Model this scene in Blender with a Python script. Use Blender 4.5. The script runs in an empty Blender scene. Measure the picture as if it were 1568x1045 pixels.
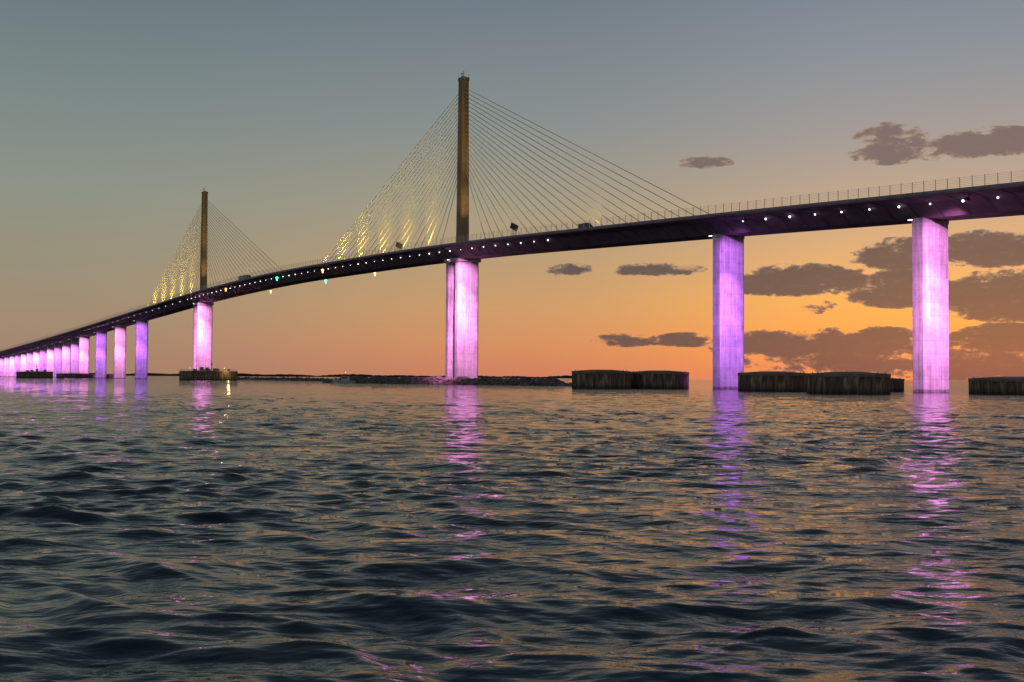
import bpy, bmesh, math, random
import numpy as np
from mathutils import Vector, Matrix
random.seed(4); rng=np.random.default_rng(7)
S=bpy.context.scene
F=1747.0; CAMH=3.2
def lin(c):
    return tuple(((v/255)/12.92 if v/255<=0.04045 else ((v/255+0.055)/1.055)**2.4) for v in c)
def lin4(c): return lin(c)+(1.0,)

# ------------------------------------------------------------------ helpers
def nmat(name):
    m=bpy.data.materials.new(name); m.use_nodes=True
    return m,m.node_tree,m.node_tree.nodes['Principled BSDF']
def simple(name,col,rough=0.7,metal=0.0,noise=0.35,scale=0.6,bump=0.0):
    m,nt,b=nmat(name)
    b.inputs['Roughness'].default_value=rough; b.inputs['Metallic'].default_value=metal
    tc=nt.nodes.new('ShaderNodeTexCoord'); n=nt.nodes.new('ShaderNodeTexNoise')
    n.inputs['Scale'].default_value=scale; n.inputs['Detail'].default_value=6
    nt.links.new(tc.outputs['Object'],n.inputs['Vector'])
    r=nt.nodes.new('ShaderNodeValToRGB')
    r.color_ramp.elements[0].position=.3; r.color_ramp.elements[1].position=.7
    r.color_ramp.elements[0].color=tuple(c*(1-noise) for c in col)+(1,)
    r.color_ramp.elements[1].color=tuple(min(1,c*(1+noise)) for c in col)+(1,)
    nt.links.new(n.outputs['Fac'],r.inputs['Fac']); nt.links.new(r.outputs['Color'],b.inputs['Base Color'])
    if bump>0:
        bp=nt.nodes.new('ShaderNodeBump'); bp.inputs['Strength'].default_value=.8; bp.inputs['Distance'].default_value=bump
        nt.links.new(n.outputs['Fac'],bp.inputs['Height']); nt.links.new(bp.outputs['Normal'],b.inputs['Normal'])
    return m
def emis(name,col,st):
    m,nt,b=nmat(name); b.inputs['Base Color'].default_value=col+(1,)
    b.inputs['Emission Color'].default_value=col+(1,); b.inputs['Emission Strength'].default_value=st
    return m
def mesh_obj(name,verts,faces,mat=None,parent=None,smooth=False):
    me=bpy.data.meshes.new(name); me.from_pydata([tuple(v) for v in verts],[],faces); me.update()
    o=bpy.data.objects.new(name,me); S.collection.objects.link(o)
    if mat: me.materials.append(mat)
    if parent: o.parent=parent
    if smooth: me.polygons.foreach_set('use_smooth',[True]*len(me.polygons))
    return o
def empty(name,loc=(0,0,0),rotz=0):
    e=bpy.data.objects.new(name,None); S.collection.objects.link(e); e.location=loc; e.rotation_euler=(0,0,rotz); return e
class MB:
    def __init__(s): s.v=[]; s.f=[]
    def add(s,v,f):
        o=len(s.v); s.v+= [tuple(p) for p in v]; s.f+=[tuple(i+o for i in q) for q in f]
    def box(s,c,sx,sy,sz,ax=None,ay=None,az=None):
        ax=Vector(ax or (1,0,0)); ay=Vector(ay or (0,1,0)); az=Vector(az or (0,0,1)); c=Vector(c)
        v=[c+ax*(i*sx/2)+ay*(j*sy/2)+az*(k*sz/2) for i in(-1,1) for j in(-1,1) for k in(-1,1)]
        s.add(v,[(0,1,3,2),(4,6,7,5),(0,4,5,1),(2,3,7,6),(0,2,6,4),(1,5,7,3)])
    def tube(s,a,b,r0,r1=None,n=8,cap=True):
        a=Vector(a); b=Vector(b); r1=r0 if r1 is None else r1
        d=(b-a).normalized(); u=d.orthogonal().normalized(); w=d.cross(u)
        v=[]; 
        for p,r in((a,r0),(b,r1)):
            for i in range(n):
                t=2*math.pi*i/n; v.append(p+u*math.cos(t)*r+w*math.sin(t)*r)
        f=[(i,(i+1)%n,n+(i+1)%n,n+i) for i in range(n)]
        if cap: f+=[tuple(range(n))[::-1],tuple(range(n,2*n))]
        s.add(v,f)
    def sphere(s,c,r,nu=10,nv=6):
        c=Vector(c); v=[c+Vector((0,0,r))]; 
        for j in range(1,nv):
            p=math.pi*j/nv
            for i in range(nu):
                t=2*math.pi*i/nu; v.append(c+Vector((math.sin(p)*math.cos(t),math.sin(p)*math.sin(t),math.cos(p)))*r)
        v.append(c-Vector((0,0,r))); f=[]
        for i in range(nu): f.append((0,1+i,1+(i+1)%nu))
        for j in range(nv-2):
            for i in range(nu):
                a=1+j*nu+i; b=1+j*nu+(i+1)%nu; f.append((a,a+nu,b+nu,b))
        L=len(v)-1; o=1+(nv-2)*nu
        for i in range(nu): f.append((L,o+(i+1)%nu,o+i))
        s.add(v,f)
    def prism(s,poly,z0,z1,poly1=None):
        poly1=poly1 or poly; n=len(poly)
        v=[(p[0],p[1],z0) for p in poly]+[(p[0],p[1],z1) for p in poly1]
        s.add(v,[(i,(i+1)%n,n+(i+1)%n,n+i) for i in range(n)]+[tuple(range(n))[::-1],tuple(range(n,2*n))])
    def obj(s,name,mat,parent=None,smooth=False): return mesh_obj(name,s.v,s.f,mat,parent,smooth)

# ------------------------------------------------------------------ bridge frame (t along, s across toward camera side)
P0=Vector((-21.5,488,0)); D=Vector((.533,-.847,0)).normalized(); N=Vector((D.y,-D.x,0))
if N.dot(-P0)<0: N=-N
def W(t,s,z): 
    p=P0+D*t+N*s; return Vector((p.x,p.y,z))
tab=[(-2600,8),(-2000,15),(-1188,33.0),(-766,45.0),(-483,54.6),(-320,59.9),(-183,61.4),(-112,60.7),(25,57.8),(111,54.3),(179,51.3),(250,47.9),(320,44.6),(500,36.5),(650,29.8)]
T=np.array([a for a,b in tab],float); Z=np.array([b for a,b in tab],float)
mm=np.gradient(Z,T)
def ztop(t):
    i=int(np.clip(np.searchsorted(T,t)-1,0,len(T)-2)); h=T[i+1]-T[i]; x=(t-T[i])/h
    return float((2*x**3-3*x*x+1)*Z[i]+(x**3-2*x*x+x)*h*mm[i]+(-2*x**3+3*x*x)*Z[i+1]+(x**3-x*x)*h*mm[i+1])

# ------------------------------------------------------------------ materials
def concrete(name,col,seam=3.2,stain=0.35):
    m,nt,b=nmat(name); N_=nt.nodes; L=nt.links
    b.inputs['Roughness'].default_value=.8
    tc=N_.new('ShaderNodeTexCoord'); sx=N_.new('ShaderNodeSeparateXYZ'); L.new(tc.outputs['Object'],sx.inputs[0])
    mp=N_.new('ShaderNodeMapping'); mp.inputs['Scale'].default_value=(1.6,1.6,.08); L.new(tc.outputs['Object'],mp.inputs[0])
    n1=N_.new('ShaderNodeTexNoise'); n1.inputs['Scale'].default_value=.9; n1.inputs['Detail'].default_value=7; n1.inputs['Roughness'].default_value=.65; L.new(mp.outputs[0],n1.inputs['Vector'])
    n2=N_.new('ShaderNodeTexNoise'); n2.inputs['Scale'].default_value=.45; n2.inputs['Detail'].default_value=8; n2.inputs['Roughness'].default_value=.7; L.new(tc.outputs['Object'],n2.inputs['Vector'])
    def M(op,a,b_=None,c=None):
        x=N_.new('ShaderNodeMath'); x.operation=op
        for i,v in enumerate((a,b_,c)):
            if v is None: continue
            if isinstance(v,(int,float)): x.inputs[i].default_value=v
            else: L.new(v,x.inputs[i])
        return x.outputs[0]
    seg=M('DIVIDE',sx.outputs[2],seam)
    fr=M('FRACT',seg); line=M('LESS_THAN',fr,.035)
    wn=N_.new('ShaderNodeTexWhiteNoise'); wn.noise_dimensions='1D'; L.new(M('FLOOR',seg),wn.inputs['W'])
    t=M('MULTIPLY',M('SUBTRACT',n1.outputs['Fac'],.5),stain*3)
    t=M('ADD',t,M('MULTIPLY',M('SUBTRACT',n2.outputs['Fac'],.5),stain*2))
    t=M('ADD',t,M('MULTIPLY',M('SUBTRACT',wn.outputs['Value'],.5),.14))
    t=M('SUBTRACT',t,M('MULTIPLY',line,.24))
    t=M('SUBTRACT',t,M('MULTIPLY',M('LESS_THAN',sx.outputs[2],M('ADD',.3,n2.outputs['Fac'])),.5))
    t=M('MAXIMUM',M('ADD',t,1.0),.12)
    v=N_.new('ShaderNodeVectorMath'); v.operation='SCALE'; v.inputs[0].default_value=col; L.new(t,v.inputs['Scale'])
    L.new(v.outputs[0],b.inputs['Base Color'])
    bp=N_.new('ShaderNodeBump'); bp.inputs['Strength'].default_value=.5; bp.inputs['Distance'].default_value=.08
    L.new(M('SUBTRACT',n2.outputs['Fac'],line),bp.inputs['Height']); L.new(bp.outputs['Normal'],b.inputs['Normal'])
    return m
M_pier=concrete('pier_concrete',(.45,.42,.42),stain=.6)
M_deck=simple('deck_concrete',(.24,.17,.19),.8,0,.3,.25,.02)
M_barrier=simple('barrier_concrete',(.32,.29,.29),.8,0,.3,.8)
M_pylon=concrete('pylon_concrete',(.30,.20,.09),4.5,.4)
M_stay=simple('stay_yellow_paint',(.80,.64,.20),.5,0,.1,.2)
M_fence=simple('fence_galvanised_steel',(.8,.78,.68),.5,.0,.1,1)
M_asph=simple('asphalt',(.05,.05,.05),.9,0,.2,2)
M_paint=simple('road_paint',(.75,.74,.7),.7,0,.1,3)
M_lampbody=simple('lamp_housing',(.08,.08,.08),.5,.4,.2,3)
M_lamp=emis('lamp_glow',(1.0,.86,1.0),5.0)
M_green=emis('nav_green_glow',(.05,1,.55),6.0)
M_orange=emis('nav_orange_glow',(1,.38,.08),5.0)
M_yel=emis('warm_lamp_glow',(1,.75,.2),3.0)
M_pink=emis('flood_lens_glow',(1,.7,1),6.0)

# ------------------------------------------------------------------ bridge
BR=empty('cable_stayed_bridge')
ts=[650-6*i for i in range(int(3200/6))]
sec=[(14.5,0),(14.5,-.95),(14.2,-1.15),(9.2,-1.75),(4.6,-5.0),(-4.6,-5.0),(-9.2,-1.75),(-14.2,-1.15),(-14.5,-.95),(-14.5,0),(-14.15,0),(-13.95,-.8),(13.95,-.8),(14.15,0)]
mb=MB(); n=len(sec); V=[]; Fc=[]
for i,t in enumerate(ts):
    z=ztop(t)
    for (s,dz) in sec: V.append(W(t,s,z+dz))
for i in range(len(ts)-1):
    for j in range(n): Fc.append((i*n+j,i*n+(j+1)%n,(i+1)*n+(j+1)%n,(i+1)*n+j))
Fc.append(tuple(range(n))); Fc.append(tuple(range((len(ts)-1)*n,len(ts)*n))[::-1])
mb.add(V,Fc); mb.obj('deck_box_girder',M_deck,BR)
def strip(name,s0,s1,dz,mat,t0=648,t1=-2500,dash=None):
    m=MB(); t=t0
    while t>t1:
        L=dash[0] if dash else 6; e=t-L
        m.add([W(t,s0,ztop(t)+dz),W(t,s1,ztop(t)+dz),W(e,s1,ztop(e)+dz),W(e,s0,ztop(e)+dz)],[(0,1,2,3)])
        t=e-(dash[1] if dash else 0)
    m.obj(name,mat,BR)
for sg,nm in((1,'near'),(-1,'far')):
    strip('roadway_'+nm,sg*1.2,sg*13.6,-.79,M_asph)
    strip('edge_line_'+nm,sg*12.3,sg*12.45,-.785,M_paint)
    strip('lane_line_'+nm,sg*7.2,sg*7.32,-.785,M_paint,t0=600,t1=-1300,dash=(3,9))
    m=MB(); V=[];Fc=[]
    for t in ts:
        for s,dz in((14.52,-.45),(14.52,.04),(14.1,.04)): V.append(W(t,sg*s,ztop(t)+dz))
    for i in range(len(ts)-1):
        for j in range(2): Fc.append((i*3+j,i*3+j+1,i*3+4+j,i*3+3+j))
    m.add(V,Fc); m.obj('barrier_coping_'+nm,M_barrier,BR)
m=MB(); V=[];Fc=[]
ms=[(.55,-.78),(.2,.1),(-.2,.1),(-.55,-.78)]
for t in ts: 
    for s,dz in ms: V.append(W(t,s,ztop(t)+dz))
for i in range(len(ts)-1):
    for j in range(3): Fc.append((i*4+j,i*4+j+1,i*4+5+j,i*4+4+j))
m.add(V,Fc); m.obj('median_barrier',M_barrier,BR)
UP=Vector((0,0,1))
m=MB(); t=640
while t>-1000:
    z=ztop(t)
    for s0,z0,s1,z1 in((14.0,-1.2,9.25,-1.78),(9.25,-1.78,4.65,-5.03)):
        a=W(t,s0,z+z0-.02); b=W(t,s1,z+z1-.02); m.tube(a,b,.07,n=4)
    t-=7.3
m.obj('segment_joints',M_lampbody,BR)
m=MB()
for s in(14.32,-14.32):
    t=640
    while t>-1500:
        z=ztop(t); m.box(W(t,s,z+1.3),.12,.12,2.6,D,N,UP); t-=3.3
    for hz in(.4,.8,1.2,1.6,2.0,2.4):
        r=.025
        tt=640
        while tt>-1100:
            a=W(tt,s,ztop(tt)+hz); b=W(tt-20,s,ztop(tt-20)+hz); m.tube(a,b,r,n=4,cap=False); tt-=20
m.obj('parapet_fence',M_fence,BR)

def oct_poly(t,s,w,th,ch):
    a=w/2;b=th/2
    pts=[(b,a-ch),(b-ch*.75,a),(-b+ch*.75,a),(-b,a-ch),(-b,-a+ch),(-b+ch*.75,-a),(b-ch*.75,-a),(b,-a+ch)]
    return [tuple(W(t+x,s+y,0).xy) for x,y in pts]
def spot(name,loc,target,power,col,ang,blend=1.0,rad=.4,parent=BR):
    l=bpy.data.lights.new(name,'SPOT'); l.energy=power; l.color=col; l.spot_size=math.radians(ang); l.spot_blend=blend; l.shadow_soft_size=rad
    o=bpy.data.objects.new(name,l); S.collection.objects.link(o); o.location=loc
    o.rotation_euler=(Vector(target)-Vector(loc)).to_track_quat('-Z','Y').to_euler(); o.parent=parent
    return o
PURP=(.46,.13,.90); PINK=(1.0,.33,.84)
fixt=MB(); lens=MB()
def pier(t,w,th,col,pw=1.0,twin=False,nl=3):
    pw*=1.75
    zt=ztop(t)-5.0; m=MB()
    if twin:
        for dt in(4.0,-4.0): m.prism(oct_poly(t+dt,0,w,th,.7),-3,zt+.2)
        m.prism(oct_poly(t,0,w+1,13.5,.8),zt-1.4,zt+.15)
    else:
        m.prism(oct_poly(t,0,w,th,1.1),-3,zt-.9)
        m.prism(oct_poly(t,0,w+.3,th+.3,1.1),zt-.9,zt+.1)
    o=m.obj('pier',M_pier,BR)
    off=19
    P=[(12.5,zt*.74,60,38000),(11.5,zt*.38,46,90000),(12.0,zt*.08,36,160000)]
    if nl==1: P=[(12,zt*.4,64,150000)]
    if nl==2: P=[(12.5,zt*.68,62,70000),(11.5,zt*.15,44,180000)]
    for (ss,tz,ang,e) in P:
        spot('pier_floodlight',W(t+off,ss,ztop(t+off)-2.9),W(t+1,0,tz),e*pw,col,ang,rad=.3)
    for (ss,tz,ang,e) in P:
        p=W(t+off+.55,ss,ztop(t+off)-2.4); fixt.box(p,.5,.7,.6,D,N,UP)
        fixt.tube(p,p+Vector((0,0,.9)),.06)
    p=W(t-1,6.4,zt-.2); fixt.box(p,1.6,.5,.3,D,N,UP); fixt.tube(p,p+Vector((0,0,1.8)),.07)
    lens.box(p-Vector((0,0,.22)),1.2,.35,.1,D,N,UP)
def mixc(a): return tuple(PURP[i]*(1-a)+PINK[i]*a for i in range(3))
pier(0,10.4,3.0,mixc(1),1.2,True)
pier(-366,10.4,3.0,mixc(1),1.3,True)
for t,a,nl in((164.6,.14,3),(238,.82,3),(311,.5,2),(384,.3,1),(457,.9,1)): pier(t,9.9,4.8,mixc(a),1.05 if a>.4 else .95,False,nl)
pier(530,9.9,4.8,mixc(.2),1,False,1)
tl=[-366-165,-366-238,-366-311,-366-384]+[-366-384-43*i for i in range(1,30)]
al=[.05,1,.05,1,.4,.9,.3,1,.2,.9,.5,1,.2,.9]
for i,t in enumerate(tl):
    if ztop(t)<14: break
    pier(t,9.4 if i<4 else 8.4,4.4 if i<4 else 3.4,mixc(al[i] if i<14 else (i*37%10)/10),.85 if i<14 else .65,False,2 if i<4 else 1)
def pylon(t):
    m=MB(); zb=ztop(t)-1.0; zt=132.0
    def rect(a,b,c): return oct_poly(t,0,a,b,c)
    m.prism(rect(4.0,5.2,.6),zb,zt-1.2,rect(3.2,4.1,.5))
    m.prism(rect(3.6,4.5,.5),zt-1.2,zt)
    for k in range(21):
        z=zt-5.0-k*1.75
        for sg in(1,-1):
            m.box(W(t+sg*2.2,0,z),.5,.9,.9,D,N,UP)
    m.obj('pylon',M_pylon,BR)
    m=MB(); m.tube(W(t,0,zt),W(t,0,zt+3.0),.12); m.tube(W(t,.9,zt),W(t,.9,zt+1.6),.1); m.box(W(t,0,zt+.5),1.6,1.6,.1,D,N,UP)
    for a in(-1,1):
        for b in(-1,1): m.tube(W(t+a*1.6,b*1.4,zt),W(t+a*1.6,b*1.4,zt+1.2),.06)
    m.sphere(W(t,.9,zt+1.8),.35)
    m.obj('pylon_mast',M_lampbody,BR)
    m=MB()
    for k in range(21):
        z=zt-5.0-k*1.75
        for sg in(1,-1):
            tt=t+sg*(163-k*7.1); a=W(t+sg*2.1,0,z); b=W(tt,0,ztop(tt)-.6)
            m.tube(a,b,.13,n=6,cap=False)
            dd=(a-b).normalized(); m.tube(b,b+dd*4.5,.22,n=8)
    m.obj('stay_cables',M_stay,BR)
pylon(0); pylon(-366)
for base,pw in((0,1),(-366,1.0)):
    for k,dt in enumerate((30,55,80,105,130,152)):
        tt=base-dt
        p=W(tt,3.4,ztop(tt)+.3)
        spot('stay_uplight',p,W(tt+3,0,ztop(tt)+8),(28000 if k<5 else 18000)*pw,(1,.80,.14),90,1.0,.2)
        fixt.box(p-Vector((0,0,.35)),.5,.5,.5,D,N,UP)
    for dt in(45,100): p=W(base+dt,3.4,ztop(base+dt)+.3); spot('stay_uplight',p,W(base+dt-12,0,ztop(base+dt)+22),12000*pw,(1,.85,.5),90,1.0,.2)
    for tt,s in((30,4.5),(20,9.0)):
        p=W(base+tt,s,ztop(base+tt)+.3)
        for zz,e in((80,14000),(112,26000)): spot('pylon_uplight',p,W(base,0,zz),e*pw,(1,.66,.28),24,1.0,.2)
        fixt.box(p-Vector((0,0,.35)),.5,.5,.5,D,N,UP)
gl=MB(); t=273.0+9.2*30
while t>-720:
    if not(84<t<175):
        for sg in(1,-1):
            z=ztop(t)-2.35; p=W(t,sg*9.6,z)
            r=.27 if t>100 else (.22 if t>-20 else (.18 if t>-366 else .15))
            gl.sphere(p,r*random.uniform(.75,1.15),8,6)
            fixt.tube(W(t,sg*9.6,z+.25),W(t,sg*9.6,z+.85),.07)
            fixt.box(W(t,sg*9.6,z+.32),.5,.5,.12,D,N,UP)
    t-=9.2 if t>-366 else 18.4
gl.obj('deck_side_lamps',M_lamp,BR,True)
lens.obj('pier_head_lamp_lenses',M_pink,BR); 
g=MB();o_=MB();y_=MB()
for s in(14.6,-14.6):
    for tt,mbx in((-183,g),(-272,o_),(-118,o_ if s>0 else y_)):
        z=ztop(tt); mbx.sphere(W(tt,s,z-3.6),.62); mbx.tube(W(tt,s,z-5.0),W(tt,s,z-3.6),.35)
        fixt.tube(W(tt,s,z-3.2),W(tt,s,z-.6),.1); fixt.box(W(tt,s,z-2.9),.9,.9,.25,D,N,UP)
g.obj('channel_light_green',M_green,BR,True);o_.obj('channel_light_orange',M_orange,BR,True);y_.obj('channel_light_yellow',M_yel,BR,True)
fixt.obj('lamp_brackets',M_lampbody,BR)

# ------------------------------------------------------------------ vehicles
M_body=simple('vehicle_dark_paint',(.05,.045,.05),.35,0,.1,1)
M_white=simple('trailer_panel',(.20,.19,.18),.5,0,.1,1)
M_glass=simple('vehicle_glass',(.01,.012,.015),.08,0,.05,1)
M_tire=simple('tyre_rubber',(.02,.02,.02),.9,0,.1,5)
def vehicle(name,t,s,kind):
    e=empty(name,W(t,s,ztop(t)-.785),math.atan2(D.y,D.x))
    def L(m,nm,mat,sm=False): 
        o=m.obj(nm,mat,e,sm); 
        bv=o.modifiers.new('b','BEVEL'); bv.width=.06; bv.segments=2
    def wheels(xs,r,w):
        m=MB()
        for x in xs:
            for y in(-w,w): m.tube((x,y-.15,r),(x,y+.15,r),r,n=16)
        L(m,'wheels',M_tire)
    if kind=='semi':
        m=MB(); m.box((-2.2,0,2.65),13.6,2.55,2.8); m.box((-2.2,0,1.15),13.4,1.0,.2); L(m,'trailer',M_white)
        m=MB(); prof=[(5.2,.6),(8.9,.6),(8.9,1.7),(7.6,1.95),(7.2,3.0),(6.6,3.7),(5.2,3.9)]
        k=len(prof); m.add([(x,-1.2,z) for x,z in prof]+[(x,1.2,z) for x,z in prof],[(i,(i+1)%k,k+(i+1)%k,k+i) for i in range(k)]+[tuple(range(k))[::-1],tuple(range(k,2*k))]); L(m,'cab',M_body)
        m=MB(); m.box((7.36,0,2.5),.1,2.0,.8,(math.cos(1.2),0,-math.sin(1.2))); m.box((6.4,0,2.5),.8,2.43,.7); L(m,'windows',M_glass)
        wheels((-8,-6.8,4.0,5.2,8.0),.5,1.1)
    else:
        m=MB(); m.box((-1.0,0,1.9),4.6,2.3,2.2); m.box((-.8,0,.65),4.8,1.0,.2); L(m,'cargo_box',M_body)
        m=MB(); prof=[(1.35,.5),(3.4,.5),(3.4,1.2),(2.7,1.4),(2.1,2.3),(1.35,2.4)]
        k=len(prof); m.add([(x,-1.0,z) for x,z in prof]+[(x,1.0,z) for x,z in prof],[(i,(i+1)%k,k+(i+1)%k,k+i) for i in range(k)]+[tuple(range(k))[::-1],tuple(range(k,2*k))]); L(m,'cab',M_body)
        m=MB(); m.box((1.8,0,1.85),.5,2.02,.5); L(m,'windows',M_glass)
        wheels((-2.2,2.4),.42,.95)
vehicle('semi_truck',-250,9.8,'semi')
vehicle('box_truck',104,9.8,'box')
M_signb=simple('sign_back_aluminium',(.06,.05,.055),.5,.3,.2,1)
M_signy=simple('sign_yellow',(.45,.33,.05),.6,0,.2,1)
def sign(t,s,mat,h=4.2):
    e=empty('traffic_sign',W(t,s,ztop(t)-.785),math.atan2(D.y,D.x))
    m=MB(); m.tube((0,0,0),(0,0,h),.14); m.tube((0,.9,0),(0,.9,h),.14); m.obj('posts',M_lampbody,e)
    m=MB(); m.box((.1,.45,h+.2),.12,3.4,2.3,(1,0,0),(0,.94,-.34),(0,.34,.94)); m.box((.0,.45,h-.7),.1,2.2,.7,(1,0,0),(0,.94,-.34),(0,.34,.94))
    for k in range(3): m.box((-.05,.45,h-.5+k*.7),.12,3.0,.08,(1,0,0),(0,.94,-.34),(0,.34,.94))
    m.obj('panel',mat,e)
sign(61,12.8,M_signb); sign(-36,12.8,M_signy,3.4)

# ------------------------------------------------------------------ dolphins
def sheetmat():
    m,nt,b=nmat('rusty_sheet_pile'); N_=nt.nodes;L=nt.links
    b.inputs['Roughness'].default_value=.85
    tc=N_.new('ShaderNodeTexCoord'); mp=N_.new('ShaderNodeMapping'); mp.inputs['Scale'].default_value=(1.2,1.2,.18); L.new(tc.outputs['Object'],mp.inputs[0])
    n=N_.new('ShaderNodeTexNoise'); n.inputs['Scale'].default_value=1.0; n.inputs['Detail'].default_value=8; n.inputs['Roughness'].default_value=.7; L.new(mp.outputs[0],n.inputs['Vector'])
    r=N_.new('ShaderNodeValToRGB'); e=r.color_ramp.elements; e[0].position=.3; e[0].color=(.04,.028,.022,1); e[1].position=.66; e[1].color=(.44,.32,.19,1); x=e.new(.5); x.color=(.14,.095,.06,1)
    L.new(n.outputs['Fac'],r.inputs['Fac'])
    sx=N_.new('ShaderNodeSeparateXYZ'); L.new(tc.outputs['Object'],sx.inputs[0])
    mr=N_.new('ShaderNodeMapRange'); mr.inputs[1].default_value=.2; mr.inputs[2].default_value=1.6; mr.inputs[3].default_value=.25; mr.inputs[4].default_value=1; L.new(sx.outputs[2],mr.inputs[0])
    v=N_.new('ShaderNodeVectorMath'); v.operation='SCALE'; L.new(r.outputs['Color'],v.inputs[0]); L.new(mr.outputs[0],v.inputs['Scale']); L.new(v.outputs[0],b.inputs['Base Color'])
    return m
M_sheet=sheetmat(); M_cap=simple('dolphin_cap_concrete',(.2,.155,.12),.85,0,.4,.5,.05)
def px(x,Zd): return (x-784)/F*Zd
def dolphin(x,y,r,h,name='bridge_protection_dolphin',clutter=0,rot=0):
    e=empty(name,(x,y,0),rot)
    N_=int(2*math.pi*r/.45)//4*4; m=MB(); ring=[]
    for i in range(N_):
        a=2*math.pi*i/N_; rr=r-(0.22 if (i//2)%2 else 0); ring.append((math.cos(a)*rr,math.sin(a)*rr))
    m.prism(ring,-3,h-.8); m.obj('sheet_pile_wall',M_sheet,e)
    m=MB(); k=64
    def rg(q): return [(math.cos(2*math.pi*i/k)*q,math.sin(2*math.pi*i/k)*q) for i in range(k)]
    m.prism(rg(r+.12),h-.795,h-.1); m.prism(rg(r-.05),h-.1,h+.35,rg(r*.35))
    m.obj('concrete_cap',M_cap,e)
    m=MB()
    for i in range(7):
        a=2*math.pi*i/7+.2; m.tube((math.cos(a)*(r-.9),math.sin(a)*(r-.9),h-.1),(math.cos(a)*(r-.9),math.sin(a)*(r-.9),h+.25),.12)
    for i in range(clutter):
        a=random.uniform(0,6.28); q=random.uniform(0,r*.8); hh=random.uniform(.8,2.6); m.box((math.cos(a)*q,math.sin(a)*q,h+hh/2+.2),random.uniform(.5,3),random.uniform(.5,3),hh)
    if clutter: 
        m.tube((r*.1,0,h),(r*.1,0,h+6.5),.15); m.box((r*.1,0,h+4.5),1.2,.2,1.2)
        for i in range(40):
            a=2*math.pi*i/40; b=2*math.pi*(i+1)/40; q=r-.5
            m.tube((math.cos(a)*q,math.sin(a)*q,h),(math.cos(a)*q,math.sin(a)*q,h+1.1),.05,n=4); m.tube((math.cos(a)*q,math.sin(a)*q,h+1.1),(math.cos(b)*q,math.sin(b)*q,h+1.1),.05,n=4)
    m.obj('bollards',M_cap,e)
    return e
dolphin(px(921,345),345,8.9,5.3); dolphin(px(1010,352),352,9.0,5.2,rot=.3)
dolphin(px(1184,298),298,9.0,4.8,rot=.1); dolphin(px(1299,256),256,9.0,4.55,rot=.6); dolphin(px(1330,305),305,9.0,3.5,rot=.2)
dolphin(px(1552,262),262,9.6,3.7,rot=.9); dolphin(px(1720,262),262,9,3.7)
fp=dolphin(px(320,770),770,19,6.2,'pylon_fender_platform',9)
m=MB()
for a in(4.2,5.6): m.sphere((math.cos(a)*17,math.sin(a)*17,8.0),.2)
m.obj('platform_lamps',M_yel,fp)
pl=bpy.data.lights.new('platform_lamp','POINT'); pl.energy=1500; pl.color=(1,.7,.25); pl.shadow_soft_size=.8
po=bpy.data.objects.new('platform_lamp',pl); S.collection.objects.link(po); po.parent=fp; po.location=(17,-14,7.5)
dolphin(px(54,1010),1010,15,5.6,'pylon_fender_platform',4)
dolphin(px(115,1080),1080,16,4.2,'bridge_protection_dolphin'); dolphin(px(165,1080),1080,14,3.6,'bridge_protection_dolphin')

# ------------------------------------------------------------------ rock island (breakwater)
M_rock=simple('riprap_rock',(.13,.11,.09),.9,0,.5,.5,.1)
def rocks(name,a,b,width,h,cnt):
    bm=bmesh.new(); bmesh.ops.create_icosphere(bm,subdivisions=1,radius=1); base=np.array([v.co[:] for v in bm.verts]); fs=[tuple(v.index for v in f.verts) for f in bm.faces]; bm.free()
    m=MB(); a=np.array(a);b=np.array(b); L=np.linalg.norm(b-a); d=(b-a)/L; nn=np.array((-d[1],d[0]))
    for i in range(cnt):
        u=rng.random(); ends=min(1,min(u,1-u)*12+.2); w=(rng.random()*2-1)
        hh=h*ends*(1-abs(w)**1.6)*(.82+.18*math.sin(u*37+1)*math.sin(u*91))
        p=a+d*L*u+nn*w*width/2
        sz=rng.uniform(.5,1.35); q=base*(1+.28*rng.standard_normal((len(base),1)))*sz*np.array([rng.uniform(.8,1.5),rng.uniform(.8,1.5),rng.uniform(.6,1)])
        th=rng.random()*6.28; c,s=math.cos(th),math.sin(th); q=np.stack([q[:,0]*c-q[:,1]*s,q[:,0]*s+q[:,1]*c,q[:,2]],1)
        q+=np.array([p[0],p[1],max(-.2,hh-.5)]); m.add(q.tolist(),fs)
    K=60; V=[];Fq=[]
    for i in range(K+1):
        u=i/K; ends=min(1,min(u,1-u)*12+.05); 
        for w,z in((-1,-1),(-.45,h*.6*ends),(.45,h*.6*ends),(1,-1)): p=a+d*L*u+nn*w*width/2; V.append((p[0],p[1],z))
    for i in range(K):
        for j in range(3): Fq.append((i*4+j,i*4+j+1,i*4+5+j,i*4+4+j))
    m.add(V,Fq); m.obj(name,M_rock)
rocks('rock_island',(px(508,545),545),(px(872,432),432),9,3.1,2300)
rocks('rock_island',(px(345,900),900),(px(512,700),700),10,2.0,900)
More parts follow.
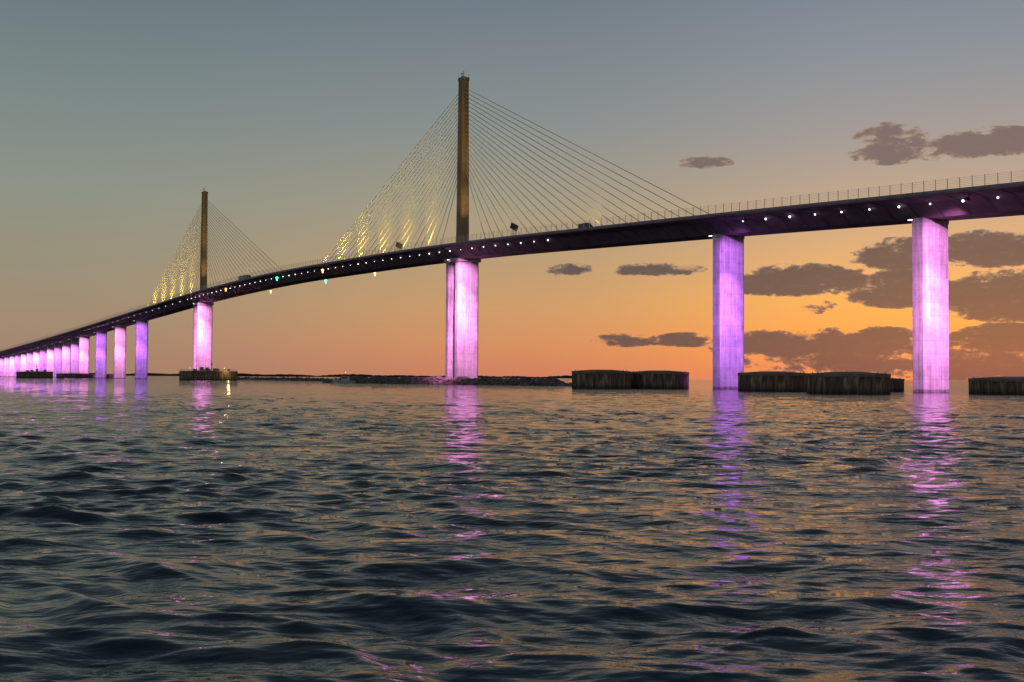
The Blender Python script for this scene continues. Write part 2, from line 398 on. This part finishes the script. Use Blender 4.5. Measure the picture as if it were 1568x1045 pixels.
def boat(x,y,rot):
    e=empty('work_boat',(x,y,0),rot)
    M_h=simple('boat_hull_white',(.5,.45,.4),.5,0,.1,1)
    st=[(-5,1.5,1.2),(-2,1.8,1.2),(2,1.7,1.35),(4.5,.9,1.7),(5.8,.05,2.0)]; V=[];Fq=[]
    for x_,w,hh in st: V+=[(x_,-w,hh),(x_,-w*.7,-.3),(x_,w*.7,-.3),(x_,w,hh)]
    for i in range(4):
        for j in range(4): Fq.append((i*4+j,i*4+(j+1)%4,i*4+4+(j+1)%4,i*4+4+j))
    Fq+=[(0,1,2,3),(19,18,17,16)]
    m=MB(); m.add(V,Fq); m.obj('hull',M_h,e)
    m=MB(); m.box((-.5,0,2.2),3.2,2.2,2.0); m.box((-.5,0,3.25),3.6,2.5,.12); m.tube((-.5,0,3.3),(-.5,0,5.0),.06); m.obj('cabin',M_h,e)
    m=MB(); m.box((-.5,0,2.5),2.6,2.24,.7); m.obj('windows',M_glass,e)
    m=MB(); m.sphere((-.5,0,5.0),.16); m.obj('mast_lamp',M_yel,e)
boat(px(528,520),520,2.9)
M_shore=simple('distant_mangrove',(.03,.03,.03),1,0,.4,.02)
V=[];Fq=[]; K=500
for i in range(K+1):
    x=-2600+ i*3400/K; y=5200+200*math.sin(i*.02)
    h=7+4*math.sin(i*.13)*math.sin(i*.041)+rng.random()*4
    u=i/K; h*=max(0.02,min(1,min(u,1-u)*9))
    V+=[(x,y,-1),(x,y,h*.8),(x,y+25,h),(x,y+120,h*.9)]
for i in range(K):
    for j in range(3): Fq.append((i*4+j,i*4+j+1,i*4+5+j,i*4+4+j))
mesh_obj('distant_shoreline',V,Fq,M_shore)

# ------------------------------------------------------------------ water
def water():
    half=math.radians(33)
    NA=1150
    th=np.concatenate([np.linspace(-half,half,NA),np.linspace(half,2*math.pi-half,162)[1:-1]])
    r=np.concatenate([np.linspace(.5,5.5,12),np.geomspace(6,800,1000),np.geomspace(900,16000,30)])
    R,TH=np.meshgrid(r,th,indexing='ij')
    X=R*np.sin(TH); Y=R*np.cos(TH)
    dr=np.gradient(r)[:,None]*np.ones_like(R); dth=np.where(np.arange(len(th))<NA,2*half/(NA-1),(2*math.pi-2*half)/161)
    sp=np.maximum(dr*.7,R*dth[None,:]*.9)
    Zw=np.zeros_like(X);DX=np.zeros_like(X);DY=np.zeros_like(X); lost=np.zeros_like(X); tot=0
    NW=130
    lam=np.geomspace(.13,6,NW)*rng.uniform(.93,1.07,NW)
    wd=math.radians(-97)
    WX=X+.8*np.sin(Y*.21+1.7*np.sin(X*.11))+.35*np.sin(Y*.77+X*.31); WY=Y+.7*np.sin(X*.27+1.3*np.sin(Y*.13))+.3*np.sin(X*.93-Y*.4)
    for L in lam:
        k=2*math.pi/L; a=wd+rng.normal()*.6; ph=rng.random()*6.283
        steep=.0325*(1.0 if L<2.0 else (2.0/L)**1.3)*(.5+1.0*rng.random())*(1 if L>.5 else (L/.5)**.5)
        A=steep/k
        att=np.clip((L/sp-3)/3,0,1)
        lost+=steep**2*(1-att); tot+=steep**2
        c,s=math.cos(a),math.sin(a)
        p=k*(WX*c+WY*s)+ph
        sn=np.sin(p)*att;cs=np.cos(p)*att
        Zw+=A*cs; DX-=A*.72*c*sn; DY-=A*.72*s*sn
    g=.86+.32*np.sin(X*.17+.8*np.sin(Y*.09))*np.sin(Y*.13+1.0+.5*np.sin(X*.05))
    co=np.stack([X+DX*g,Y+DY*g,Zw*g],-1).reshape(-1,3).astype(np.float32)
    nr,nt_=R.shape
    idx=np.arange(nr*nt_).reshape(nr,nt_)
    a=idx[:-1,:];b=idx[1:,:]
    q=np.stack([a,np.roll(a,-1,1),np.roll(b,-1,1),b],-1).reshape(-1,4)[:,::-1]
    me=bpy.data.meshes.new('water')
    me.vertices.add(len(co)); me.vertices.foreach_set('co',co.ravel())
    me.loops.add(q.size); me.loops.foreach_set('vertex_index',q.ravel().astype(np.int32))
    me.polygons.add(len(q)); me.polygons.foreach_set('loop_start',np.arange(0,q.size,4,dtype=np.int32))
    try: me.polygons.foreach_set('loop_total',np.full(len(q),4,dtype=np.int32))
    except Exception: pass
    me.polygons.foreach_set('use_smooth',np.ones(len(q),dtype=bool))
    me.update(calc_edges=True)
    at=me.attributes.new('chop','FLOAT','POINT'); at.data.foreach_set('value',np.sqrt(lost/tot).ravel().astype(np.float32))
    o=bpy.data.objects.new('water',me); S.collection.objects.link(o)
    m,nt,bs=nmat('sea_water'); N_=nt.nodes;Lk=nt.links
    bs.inputs['Base Color'].default_value=(.006,.016,.021,1); bs.inputs['Roughness'].default_value=.04; bs.inputs['IOR'].default_value=1.37
    tc=N_.new('ShaderNodeTexCoord'); at=N_.new('ShaderNodeAttribute'); at.attribute_name='chop'
    def nz(sc,det,stretch=(1,1,1),dist=0):
        mp=N_.new('ShaderNodeMapping'); mp.inputs['Scale'].default_value=stretch; mp.inputs['Rotation'].default_value=(0,0,math.radians(8)); Lk.new(tc.outputs['Object'],mp.inputs[0])
        n=N_.new('ShaderNodeTexNoise'); n.inputs['Scale'].default_value=sc; n.inputs['Detail'].default_value=det; n.inputs['Roughness'].default_value=.5; n.inputs['Distortion'].default_value=dist; Lk.new(mp.outputs[0],n.inputs['Vector']); return n
    def ma(op,a,b):
        x=N_.new('ShaderNodeMath'); x.operation=op
        for i,v in enumerate((a,b)):
            if isinstance(v,(int,float)): x.inputs[i].default_value=v
            else: Lk.new(v,x.inputs[i])
        return x.outputs[0]
    n1=nz(4.5,3,(.6,1.3,1)); n2=nz(.9,3,(.5,1.25,1))
    h=ma('ADD',ma('MULTIPLY',n1.outputs['Fac'],ma('ADD',ma('MULTIPLY',at.outputs['Fac'],.025),.014)),ma('MULTIPLY',n2.outputs['Fac'],ma('MULTIPLY',at.outputs['Fac'],.32)))
    b1=N_.new('ShaderNodeBump'); b1.inputs['Strength'].default_value=1; b1.inputs['Distance'].default_value=1.0; Lk.new(h,b1.inputs['Height'])
    Lk.new(b1.outputs['Normal'],bs.inputs['Normal'])
    me.materials.append(m)
water()

# ------------------------------------------------------------------ sky (world)
w=bpy.data.worlds.new('sky'); S.world=w; w.use_nodes=True; nt=w.node_tree; nt.nodes.clear(); N_=nt.nodes; Lk=nt.links
out=N_.new('ShaderNodeOutputWorld'); bg=N_.new('ShaderNodeBackground'); Lk.new(bg.outputs[0],out.inputs[0])
def M(op,a,b=None,c=None,clamp=False):
    x=N_.new('ShaderNodeMath'); x.operation=op; x.use_clamp=clamp
    for i,v in enumerate((a,b,c)):
        if v is None: continue
        if isinstance(v,(int,float)): x.inputs[i].default_value=v
        else: Lk.new(v,x.inputs[i])
    return x.outputs[0]
def MR(v,a,b,c=0,d=1,sm=True):
    x=N_.new('ShaderNodeMapRange'); x.interpolation_type='SMOOTHSTEP' if sm else 'LINEAR'
    Lk.new(v,x.inputs[0]); 
    for i,q in enumerate((a,b,c,d)): x.inputs[i+1].default_value=q
    return x.outputs[0]
def MX(f,a,b):
    x=N_.new('ShaderNodeMix'); x.data_type='RGBA'; 
    if isinstance(f,(int,float)): x.inputs[0].default_value=f
    else: Lk.new(f,x.inputs[0])
    for s,v in((6,a),(7,b)):
        if isinstance(v,tuple): x.inputs[s].default_value=v
        else: Lk.new(v,x.inputs[s])
    return x.outputs[2]
tc=N_.new('ShaderNodeTexCoord'); sx=N_.new('ShaderNodeSeparateXYZ'); Lk.new(tc.outputs['Generated'],sx.inputs[0])
x_,y_,z_=sx.outputs
az=M('ARCTAN2',x_,y_); hyp=M('SQRT',M('ADD',M('MULTIPLY',x_,x_),M('MULTIPLY',y_,y_))); v=M('DIVIDE',z_,M('MAXIMUM',hyp,.001))
fac=M('MULTIPLY',z_,1.0,clamp=True)
def ramp(st):
    r=N_.new('ShaderNodeValToRGB'); cr=r.color_ramp; cr.interpolation='LINEAR'
    cr.elements[0].position=st[0][0]; cr.elements[0].color=lin4(st[0][1]); cr.elements[1].position=st[-1][0]; cr.elements[1].color=lin4(st[-1][1])
    for p,c in st[1:-1]: e=cr.elements.new(p); e.color=lin4(c)
    Lk.new(fac,r.inputs['Fac']); return r.outputs['Color']
ZN=(58,74,88)
RL=ramp([(0,(160,128,108)),(.03,(160,135,112)),(.08,(152,141,119)),(.15,(139,144,132)),(.22,(122,135,133)),(.32,(101,117,124)),(.45,(78,94,105)),(1,ZN)])
RC=ramp([(0,(203,125,95)),(.03,(209,141,97)),(.06,(202,151,104)),(.10,(183,152,115)),(.15,(159,150,129)),(.22,(132,140,140)),(.32,(108,121,132)),(.45,(82,96,108)),(1,ZN)])
RR=ramp([(0,(236,136,84)),(.03,(247,157,78)),(.07,(242,174,92)),(.11,(216,168,118)),(.15,(184,160,136)),(.20,(157,151,147)),(.26,(135,143,150)),(.33,(115,129,144)),(.45,(86,100,114)),(1,ZN)])
RB=ramp([(0,(144,142,156)),(.1,(150,150,164)),(.3,(136,142,156)),(.7,(94,106,116)),(1,ZN)])
col=MX(MR(az,-.40,.04),RL,RC); col=MX(MR(az,.0,.33),col,RR)
away=MR(M('ABSOLUTE',M('SUBTRACT',az,.3)),.9,2.4); col=MX(away,col,RB)
cmb=N_.new('ShaderNodeCombineXYZ'); Lk.new(az,cmb.inputs[0]); Lk.new(M('MULTIPLY',v,2.1),cmb.inputs[1])
def noise(sc,det,ro=.6,off=0):
    n=N_.new('ShaderNodeTexNoise'); n.inputs['Scale'].default_value=sc; n.inputs['Detail'].default_value=det; n.inputs['Roughness'].default_value=ro
    mp=N_.new('ShaderNodeMapping'); mp.inputs['Location'].default_value=(off,off*.7,off*.3); Lk.new(cmb.outputs[0],mp.inputs[0]); Lk.new(mp.outputs[0],n.inputs['Vector']); return n.outputs['Fac']
nA=noise(32,8,.66,3.1); nB=noise(100,4,.6,8.0)
blobs=[(1080,247,48,13,.95),(1365,213,74,44,1.0),(1440,232,40,20,.7),(1515,213,118,32,1.5),(876,412,42,15,.7),(1005,412,84,14,1.0),(1225,425,137,34,1.7),
(1375,385,84,34,1.7),(1530,375,122,40,1.9),(1385,436,100,42,1.8),(1540,446,132,54,2.0),(1255,470,34,14,.6),(960,520,60,15,1.3),(1052,520,62,15,1.3),(1190,524,112,30,1.8),(1320,522,150,34,1.8),(1535,515,104,32,1.8),(1320,552,190,32,1.35),(1490,550,130,44,1.6),(1150,548,60,11,.5),(1700,400,140,40,1.2),(1690,240,110,30,.9),(1800,520,200,25,1.0)]
dens=None
for (cx,cy,hw,hh,amp) in blobs:
    dx=(cx-784); a0=math.atan(dx/F); hyp_=math.sqrt(F*F+dx*dx); hz=575+.006*cx; v0=(hz-cy)/hyp_
    du=hw/F*(F/hyp_)**2; dv=hh/hyp_
    ux=M('DIVIDE',M('SUBTRACT',az,a0),du); uy=M('DIVIDE',M('SUBTRACT',v,v0-dv*.35),dv)
    uy=M('MAXIMUM',uy,M('MULTIPLY',uy,-1.7))
    d2=M('ADD',M('MULTIPLY',ux,ux),M('MULTIPLY',uy,uy))
    q=M('MULTIPLY',M('SUBTRACT',1.0,d2,clamp=True),amp)
    dens=q if dens is None else M('MAXIMUM',dens,q)
gate=MR(dens,0,.12)
dd=M('ADD',dens,M('MULTIPLY',M('SUBTRACT',nA,.5),M('MULTIPLY',gate,5.0)))
dd=M('ADD',dd,M('MULTIPLY',M('SUBTRACT',nB,.5),M('MULTIPLY',gate,1.8)))
mask=MR(dd,.10,.58); thick=MR(dd,.2,.95)
ccore=MX(MR(v,.10,.2),lin4((78,71,77)),lin4((112,99,100)))
cedge=MX(MR(v,.0,.12),lin4((166,115,94)),lin4((156,132,114)))
ccol=MX(thick,cedge,ccore)
ccol=MX(MR(nB,.5,.85,0,.25),ccol,lin4((150,116,96)))
col=MX(M('MULTIPLY',mask,.97),col,ccol)
sky=N_.new('ShaderNodeTexSky'); sky.sky_type='NISHITA'; sky.sun_disc=False; sky.sun_elevation=math.radians(1.0); sky.sun_rotation=math.radians(24)
add=N_.new('ShaderNodeMix'); add.data_type='RGBA'; add.blend_type='ADD'; add.inputs[0].default_value=.01; Lk.new(col,add.inputs[6]); Lk.new(sky.outputs[0],add.inputs[7])
Lk.new(add.outputs[2],bg.inputs['Color']); bg.inputs['Strength'].default_value=1.0
sl=bpy.data.lights.new('sun','SUN'); sl.energy=.03; sl.angle=math.radians(45); sl.color=(1,.6,.35); so=bpy.data.objects.new('sun',sl); S.collection.objects.link(so)
sd=Vector((math.sin(math.radians(24)),math.cos(math.radians(24)),math.tan(math.radians(1.2)))); so.rotation_euler=sd.to_track_quat('Z','Y').to_euler()

# ------------------------------------------------------------------ camera
cam=bpy.data.cameras.new('camera'); co=bpy.data.objects.new('camera',cam); S.collection.objects.link(co); S.camera=co
cam.sensor_width=36; cam.lens=F/1568*36; cam.clip_start=.1; cam.clip_end=40000
R=Matrix.Rotation(math.radians(90)+math.atan(55.5/F),4,'X') @ Matrix.Rotation(.006,4,'Z')
co.matrix_world=Matrix.Translation((0,0,CAMH))@R
S.view_settings.view_transform='Standard'; S.view_settings.look='None'; S.view_settings.exposure=0
